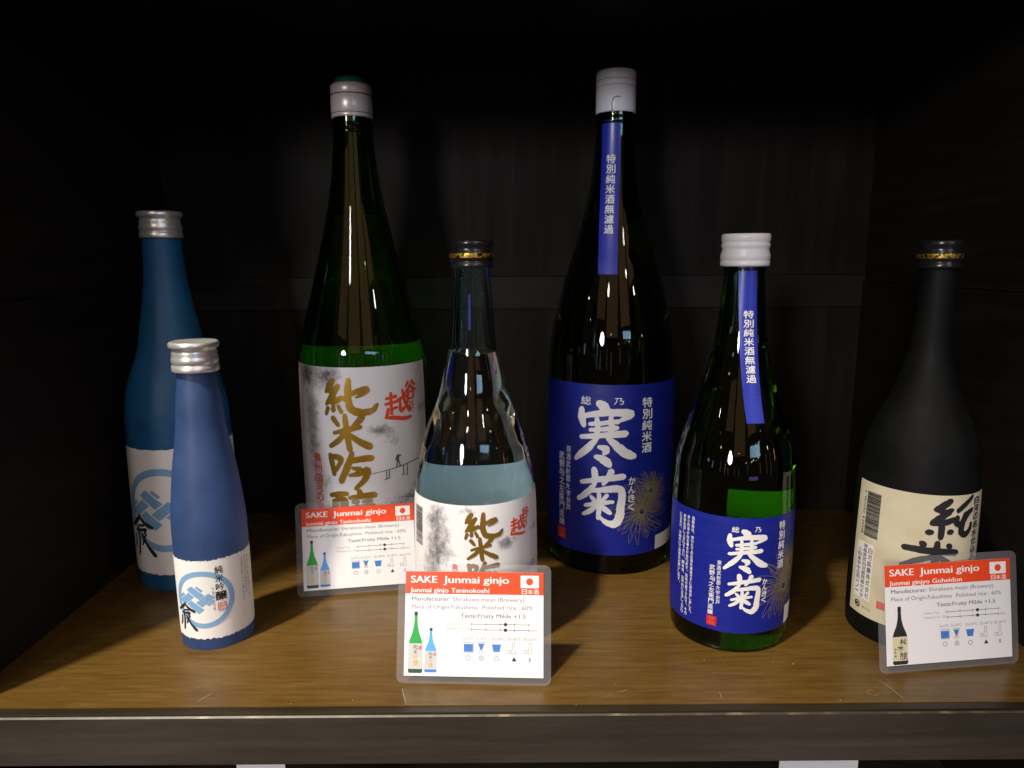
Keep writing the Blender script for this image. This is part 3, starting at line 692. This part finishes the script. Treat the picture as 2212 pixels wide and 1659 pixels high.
# --- clear pale blue bottle
PE = [(0,.037),(.005,.0398),(.042,.0402),(.07,.04),(.096,.0393),(.1115,.0376),(.121,.0358),(.141,.0307),(.16,.023),(.18,.0181),(.194,.0149),(.218,.0131),(.241,.0117),(.255,.0115)]
E_ = Bottle('clear_bottle', 'clear pale blue bottle with black cap behind the foremost information card', (-.0245, .441, 0), PE, .2415, .190, 'pale_blue_glass')
lbE = E_.label(-112, 112, .012, .1022, 'ink_b')
E_.label(122, 238, .030, .1050, 'white_paper', 'back_label')
gold_column(E_, lbE, [(JUN, (-6.7, 27.6, .0813, .0974)), (MAI, (-4.6, 21.3, .0675, .0816)), (GIN, (-5.0, 23.1, .0503, .0664)), (JO, (-5, 23, .033, .049))], None)
E_.put('brush', TANI, (48.4, 58.4, .0882, .0953), 'red_character', 'red_ink', lbE, .00045, fat=1.4)
E_.put('text', '乃', (50.2, 55.4, .0833, .0872), 'red_character', 'red_ink', lbE, .00045, bold=.03, shear=.2)
E_.put('brush', KOSHI, (34.9, 52.2, .0790, .0916), 'red_character', 'red_ink', lbE, .00045, fat=1.4)
E_.put('column', '奥州白河の里', (-19, -13, .040, .0652), 'small_red_lettering', 'red_ink', lbE, .00045, bold=.02, fill=.9)
def barcode(bt, lb, bx, vertical=True, back=True):
    a, q, r = bt.angbox(*bx); x0, x1, z0, z1 = q
    if back: Print().rect(x0 - .0008, x1 + .0004, z0 - .0015, z1 + .0015).wrap('barcode_ground', 'white_paper', lb, bt.r, a, .00045, r_ref=r)
    p = Print(); z = z0; rnd = random.Random(5)
    while z < z1:
        t = rnd.choice((.0003, .0003, .0006, .0006)); p.rect(x0, x1, z, min(z + t, z1)); z += t + rnd.choice((.0003, .0004, .00045))
    p.wrap('barcode', 'black_ink', lb, bt.r, a, .0006, r_ref=r)
barcode(E_, lbE, (-67, -53, .0709, .0959))
def black_cap(bt, z0, z1, r):
    h = z1 - z0
    c = lathe('cap', [(r * .85, z0 + .0003), (r * .99, z0), (r, z0 + h * .06), (r, z0 + h * .18), (r * .965, z0 + h * .21), (r * .965, z0 + h * .25), (r, z0 + h * .28), (r, z0 + h * .56), (r * .97, z0 + h * .60), (r * .95, z0 + h * .72), (r * .98, z0 + h * .78), (r, z0 + h * .84), (r, z0 + h * .93), (r * .96, z1), (r * .9, z1 + .0001), (0, z1 - .0004)], 'black_cap', bt.root,
              120, lambda i, k: 1 + (.006 if k % 2 else -.006) if 11 <= i <= 12 else 1)
    lathe('gold_band', [(r + .00008, z0 + h * .36), (r + .00012, z0 + h * .38), (r + .00012, z0 + h * .50), (r + .00008, z0 + h * .52)], 'gold_band', c, 120)
    return c
black_cap(E_, .2425, .2590, .0135)

# --- green bottle with the blue label in front
PF = [(0,.03566),(.005,.03785),(.035,.03861),(.06,.0389),(.088,.03861),(.106,.03785),(.121,.0369),(.141,.03148),(.161,.02473),(.181,.01912),(.2,.01531),(.219,.0136),(.242,.01208),(.255,.01189)]
F_ = Bottle('green_bottle', 'shorter green bottle with wide white cap and blue label, right of centre', (.1460, .446, 0), PF, .2415, .192, 'green_glass')
lbF = F_.label(-165, 165, .0142, .0908, 'blue_paper')
F_.label(-164, 164, .0145, .0905, 'white_paper', 'label_back', lift=.00012)
flower(F_, lbF, 40, .0440, .0235)
F_.put('brush', KAN, (-22.3, 15.7, .0553, .0833), 'large_character', 'white_ink', lbF, .00045, fat=1.22)
F_.put('brush', KIKU, (-19.9, 10.6, .0282, .0544), 'large_character', 'white_ink', lbF, .00045, fat=1.22)
F_.put('text', '総', (-17.2, -10.9, .0815, .0852), 'small_character', 'white_ink', lbF, .00045, bold=.015)
F_.put('text', '乃', (3.0, 8.7, .0820, .0852), 'small_character', 'white_ink', lbF, .00045, bold=.015)
F_.put('column', '特別純米酒', (28, 37, .0555, .0875), 'side_lettering', 'white_ink', lbF, .00045, bold=.02)
F_.put('column', 'かんきく', (12.7, 18.4, .0348, .0512), 'reading_lettering', 'white_ink', lbF, .00045, bold=.02)
for t, bx in (('当製品は、搾りたてのお酒を濾過せずに瓶詰めしました。', (-55.6, -52.4, .0186, .0865)), ('多少の滓が出る場合があります。旨味の素ですので、その', (-61.2, -57.8, .0172, .0861)),
              ('ままお召し上がり下さい。開栓後、お早めにお召し上がり', (-66.6, -62.8, .0172, .0858)), ('になるか、冷暗所にて保管をお願いします。', (-73, -68.6, .0358, .0857))):
    F_.put('column', t, bx, 'fine_lettering', 'white_ink', lbF, .00045, bold=.01)
F_.put('column', '原酒武射郡大宇折戸', (-28.8, -24.6, .0321, .0621), 'address_lettering', 'white_ink', lbF, .00045, bold=.008, wob=.0003)
F_.put('column', '武野与之左衛門造醸', (-35.4, -29.8, .0244, .0586), 'address_lettering', 'white_ink', lbF, .00045, bold=.012, wob=.0003)
seal(F_, lbF, (-36.3, -27, .0172, .0238))
corner_tag(F_, lbF, (46, 66, .0150, .0275), '')
stF = F_.strip('neck_strip', [(.1480, 4.5), (.165, 2.5), (.1834, .6), (.2016, -1.2), (.222, -5), (.2425, -9)], .0055, 'blue_strip')
strip_text(F_, stF, '特別純米酒無濾過', 0, (-3.0, 2.6), .0058, .1714, .2159)
cF = lathe('screw_cap', [(.0125, .2425), (.0146, .2421), (.0149, .2432), (.0149, .2450), (.0145, .2454), (.0145, .2457), (.0149, .2462), (.0149, .2490), (.0141, .2516), (.0141, .2534), (.0146, .2541), (.0146, .2556), (.0141, .2562), (.0141, .2568), (.0146, .2575), (.0147, .2600), (.0145, .2614), (.0136, .2619), (0, .2620)], 'white_cap', F_.root)
ringpiece('neck_bead', F_.r(.2405) + .0003, .2392, .2415, 'dark_green_glass', F_.root, .0004)

# --- matte black bottle with the beige label
PG = [(0,.03362),(.005,.03577),(.047,.0362),(.096,.03551),(.113,.03448),(.13,.03207),(.145,.02672),(.16,.02017),(.18,.01396),(.199,.01103),(.237,.01052),(.255,.01034)]
G = Bottle('black_bottle', 'matte black bottle with black and gold cap and beige label at far right', (.2645, .441, 0), PG, .2395, .2, 'matte_black', solid=True)
lbG = G.label(-92, 70, .0146, .1050, 'beige_paper')
G.put('brush', JUN_S, (-20.4, 27.5, .0770, .1045), 'large_character', 'black_ink', lbG, .00045, fat=1.2)
G.put('brush', MAI_S, (-37.3, 11.6, .0475, .0756), 'large_character', 'black_ink', lbG, .00045, fat=1.2)
G.put('column', '白河の名水仕込み', (29, 40, .0610, .1030), 'side_lettering', 'black_ink', lbG, .00045, bold=.04)
barcode(G, lbG, (-78, -61.5, .0695, .0992), back=False)
a_, q_, r_ = G.angbox(-85.6, -64, .0256, .0645)
Print().rect(*q_).wrap('address_ground', 'white_paper', lbG, G.r, a_, .00045, r_ref=r_)
for t, bx in (('白河銘醸株式会社', (-70.5, -65, .0270, .0625)), ('福島県西白河郡西郷村大字', (-76.8, -71.4, .0262, .064)), ('小田倉字中庄司一ノ一', (-84.4, -78.2, .028, .060))):
    G.put('column', t, bx, 'address_lettering', 'grey_ink', lbG, .00045, bold=.01)
p = Print(); rG = G.r(.0846)
for i, ch in enumerate('4 957792 120331'):
    if ch == ' ': continue
    z = .0988 - i * .0020; V, Fc, (a0, a1, b0, b1) = glyph(ch, .01)
    # digits turned a quarter so that they read downwards
    p.add([((v[1] - b0) / (b1 - b0) * .0017 - .0009, z - (v[0] - a0) / max(a1 - a0, .2) * .0013) for v in V], [f[::-1] for f in Fc])
p.wrap('barcode_digits', 'black_ink', lbG, G.r, -81, .00045, r_ref=rG)
Print().ring(0, .0210, .0024, .0006, n=30).wrap('recycling_mark', 'black_ink', lbG, G.r, -79, .00045)
G.put('column', '紙', (-82, -76, .0196, .0224), 'recycling_mark', 'black_ink', lbG, .00045, bold=.02)
G.put('text', 'ラベル', (-72.5, -62, .0193, .0212), 'small_lettering', 'grey_ink', lbG, .00045)
a_, q_, r_ = G.angbox(-56, -48, .0243, .0293); Print().rect(*q_).wrap('seal', 'red_ink', lbG, G.r, a_, .0006, r_ref=r_)
black_cap(G, .2400, .2570, .0124)

# ------------------------------------------------------------------ laminated information cards
PW, PH, FB = .0830, .0606, .0045
def rounded(x0, x1, z0, z1, r, n=6):
    P = []
    for cx_, cz_, a in ((x1 - r, z0 + r, -90), (x1 - r, z1 - r, 0), (x0 + r, z1 - r, 90), (x0 + r, z0 + r, 180)):
        for k in range(n + 1): P.append((cx_ + r * math.cos(R(a + 90 * k / n)), cz_ + r * math.sin(R(a + 90 * k / n))))
    return P
def info_card(label, loc, yaw, lean, kind, second, origin):
    root = tag(empty('information_card', loc), label, 'card', 'laminated sake information cards')
    root.rotation_euler = (-lean, 0, yaw); root.rotation_mode = 'XYZ'
    P = rounded(-PW / 2 - FB, PW / 2 + FB, 0, PH + 2 * FB, .004); n = len(P); t = .00022
    V = [(x, -t, z) for x, z in P] + [(x, t, z) for x, z in P]
    mesh('laminate', V, [tuple(range(n)), tuple(range(2 * n - 1, n - 1, -1))] + [(i, n + i, n + (i + 1) % n, (i + 1) % n) for i in range(n)], 'film', root)
    pap = box('paper', (-PW / 2, -.00042, FB), (PW / 2, -.00026, FB + PH), 'card_paper', root, 0)
    # u, v from measured fractions: u to the right, v downwards
    def U(x): return -PW / 2 + (x - 105) / 940 * PW
    def Vv(y): return FB + PH - (y - 885) / 712 * PH
    K = .00042
    def out(p, name, m_, lift): return p.flat(name, m_, pap, K + lift)
    out(Print().rect(-PW / 2, PW / 2, Vv(1038), FB + PH, nx=1), 'header_band', 'card_red', .00004)
    T = 712 / PH
    out(Print().line('SAKE', U(142), U(320), Vv(962), 47 / T, .022).line('Junmai ginjo', U(365), U(810), Vv(962), 47 / T, .022), 'title_lettering', 'card_white', .00010)
    out(Print().line(second, U(138), U(677), Vv(1028), 31 / T, .016), 'subtitle_lettering', 'card_white', .00010)
    out(Print().rect(U(890), U(1013), Vv(990), Vv(905), nx=1), 'flag', 'card_white', .00010)
    out(Print().disc(U(951), Vv(947), 25 / T), 'flag_disc', 'card_red', .00014)
    p = Print()
    for i, ch in enumerate('日本酒'): p.text(ch, U(898 + 40 * i), U(933 + 40 * i), Vv(1032), Vv(999), .006)
    out(p, 'flag_lettering', 'card_white', .00010)
    out(Print().line('Manufacturer:', U(150), U(412), Vv(1086), 27 / T, .012).line('Taste:Fruity Milde +1.5', U(483), U(925), Vv(1198), 27 / T, .012), 'bold_lettering', 'card_text', .00006)
    out(Print().line('Shirakawa meijo (Brewery)', U(430), U(915), Vv(1086), 27 / T).line(origin, U(150), U(600), Vv(1140), 27 / T).line('Polished rice : 60%', U(632), U(972), Vv(1140), 27 / T), 'plain_lettering', 'card_text', .00006)
    p = Print()
    for y in (1241, 1279):
        p.rect(U(560), U(947), Vv(y + 1.6), Vv(y - 1.6), nx=1)
        for x in (560, 657, 753, 850, 947): p.rect(U(x - 1.5), U(x + 1.5), Vv(y + 11), Vv(y - 11), .00003, 1)
        p.disc(U(789), Vv(y), 12 / T, lift=.00005)
    out(p, 'taste_scales', 'card_black', .00006)
    p = Print().line('Sweet / Dry', U(390), U(502), Vv(1248), 14 / T).line('Polished rice', U(388), U(508), Vv(1280), 14 / T).line('S', U(545), U(553), Vv(1248), 14 / T).line('0%', U(524), U(553), Vv(1280), 14 / T).line('D', U(955), U(964), Vv(1248), 14 / T).line('100%', U(952), U(1004), Vv(1288), 14 / T)
    for x, s in ((538, '0-5℃'), (628, '0-10℃'), (742, '20-30℃'), (851, '35-40℃'), (959, '45-50℃')):
        wd = 33 if len(s) < 5 else 40 if len(s) < 6 else 47
        p.text(s, U(x - wd), U(x + wd), Vv(1350), Vv(1330), .004)
    out(p, 'scale_lettering', 'pale_grey_ink', .00006)
    p = Print().rect(U(512), U(570), Vv(1428), Vv(1376), nx=1).poly([(U(607), Vv(1372)), (U(646), Vv(1372)), (U(630), Vv(1412)), (U(623), Vv(1412))][::-1]).poly([(U(698), Vv(1376)), (U(761), Vv(1376)), (U(750), Vv(1427)), (U(709), Vv(1427))][::-1])
    out(p, 'cup_icons', 'card_blue', .00006)
    def frame(p, P, wd, lf):
        for i in range(len(P)):
            a, b = P[i], P[(i + 1) % len(P)]; dx, dy = b[0] - a[0], b[1] - a[1]; l = math.hypot(dx, dy); nx, ny = -dy / l * wd, dx / l * wd
            p.add([(a[0] - nx, a[1] - ny), (b[0] - nx, b[1] - ny), (b[0] + nx, b[1] + ny), (a[0] + nx, a[1] + ny)], [(0, 1, 2, 3)], lf + i * .000006)
    p = Print(); lw = 1.3 / T
    frame(p, [(U(510), Vv(1432)), (U(573), Vv(1432)), (U(573), Vv(1366)), (U(510), Vv(1366))], lw, 0)
    frame(p, [(U(603), Vv(1365)), (U(650), Vv(1365)), (U(631), Vv(1414)), (U(622), Vv(1414))], lw, 0); frame(p, [(U(613), Vv(1420)), (U(640), Vv(1420)), (U(638), Vv(1433)), (U(615), Vv(1433))], lw, 0)
    for x in (845, 955):
        frame(p, [(U(x - 8), Vv(1364)), (U(x + 8), Vv(1364)), (U(x + 6), Vv(1385)), (U(x + 14), Vv(1436)), (U(x - 14), Vv(1436)), (U(x - 6), Vv(1385))], lw, 0)
        frame(p, [(U(x - 40), Vv(1414)), (U(x - 20), Vv(1414)), (U(x - 23), Vv(1436)), (U(x - 37), Vv(1436))], lw, 0)
    p.ring(U(540), Vv(1470), 17 / T, 3.4 / T).ring(U(628), Vv(1470), 17 / T, 3 / T).ring(U(628), Vv(1470), 9 / T, 2.6 / T, n=20).ring(U(730), Vv(1472), 17 / T, 3.4 / T)
    out(p, 'icon_outlines', 'card_text', .00008)
    out(Print().poly([(U(832), Vv(1488)), (U(865), Vv(1488)), (U(848), Vv(1458))]).text('X', U(943), U(964), Vv(1492), Vv(1464), .01), 'mark_symbols', 'card_black', .00008)
    def pict(x0, x1, y0, y1, body, neck, glassm, labm, base, letters):
        cx_ = (x0 + x1) / 2; hw = (x1 - x0) / 2; h = y1 - y0
        prof = [(.0, .22), (.07, .24), (.10, .20), (.22, .26), (.34, .46), (.44, .78), (.52, .97), (.60, 1.0), (.97, 1.0), (1.0, .86)]
        def poly(t0, t1):
            Q = []
            def wv(t):
                for a, b in zip(prof, prof[1:]):
                    if t <= b[0]: return a[1] + (b[1] - a[1]) * (t - a[0]) / (b[0] - a[0])
                return prof[-1][1]
            ts = [t0] + [q[0] for q in prof if t0 < q[0] < t1] + [t1]
            return [(U(cx_ - hw * wv(t)), Vv(y0 + h * t)) for t in ts] + [(U(cx_ + hw * wv(t)), Vv(y0 + h * t)) for t in ts[::-1]]
        bt = out(Print().poly(poly(.06, .52)), 'bottle_picture', glassm, .00006)
        out(Print().poly(poly(0, .0602)), 'bottle_picture', neck, .00007)
        out(Print().poly(poly(.52, .935)), 'bottle_picture', labm, .00006)
        out(Print().poly(poly(.935, 1.0)), 'bottle_picture', base, .00006)
        if letters == 'black':
            p = Print(); p.brush(JUN_S, U(cx_ - 6), U(cx_ + hw * .8), Vv(y0 + h * .66), Vv(y0 + h * .55)); p.brush(MAI_S, U(cx_ - 22), U(cx_ + 22), Vv(y0 + h * .78), Vv(y0 + h * .68)); p.brush(JO, U(cx_ - 4), U(cx_ + hw * .85), Vv(y0 + h * .92), Vv(y0 + h * .79)); p.text('五', U(cx_ - hw * .8), U(cx_ - hw * .5), Vv(y0 + h * .86), Vv(y0 + h * .72))
            out(p, 'bottle_picture_lettering', 'card_black', .00010)
        else:
            k = hw / 50
            out(Print().brush(JUN, U(cx_ - 16 * k), U(cx_ + 22 * k), Vv(y0 + h * .61), Vv(y0 + h * .54)).brush(MAI, U(cx_ - 14 * k), U(cx_ + 16 * k), Vv(y0 + h * .69), Vv(y0 + h * .62)), 'bottle_picture_lettering', 'card_text', .00010)
            out(Print().brush(GIN, U(cx_ - 16 * k), U(cx_ + 16 * k), Vv(y0 + h * .78), Vv(y0 + h * .70)).brush(JO, U(cx_ - 16 * k), U(cx_ + 18 * k), Vv(y0 + h * .88), Vv(y0 + h * .79)), 'bottle_picture_lettering', 'card_yellow', .00010)
            out(Print().brush(KOSHI, U(cx_ + 24 * k), U(cx_ + 42 * k), Vv(y0 + h * .63), Vv(y0 + h * .55)), 'bottle_picture_lettering', 'card_red', .00010)
    if kind == 'green':
        pict(132, 230, 1162, 1578, 0, 'card_black', 'card_green', 'card_grey', 'card_dkgreen', 'gold')
        pict(243, 327, 1272, 1572, 0, 'card_black', 'card_sky', 'card_grey', 'card_blue', 'gold')
    else:
        pict(150, 262, 1180, 1592, 0, 'card_black', 'card_black', 'card_beige', 'card_black', 'black')
    return root
info_card('foremost laminated sake card, standing upright before the clear pale blue bottle', (-.0242, .3775, 0), R(-2.6), R(17.0), 'green', 'Junmai ginjo Taninokoshi', 'Place of Origin Fukushima')
info_card('rear laminated sake card leaning against the tall green ink-wash bottle', (-.1152, .4940, 0), R(8.9), R(12), 'green', 'Junmai ginjo Taninokoshi', 'Place of Origin:Fukushima')
info_card('laminated sake card at the right edge, in front of the matte black bottle', (.2660, .3905, 0), R(6.8), R(10.5), 'black', 'Junmai ginjyo Goheidon', 'Place of Origin:Fukushima')
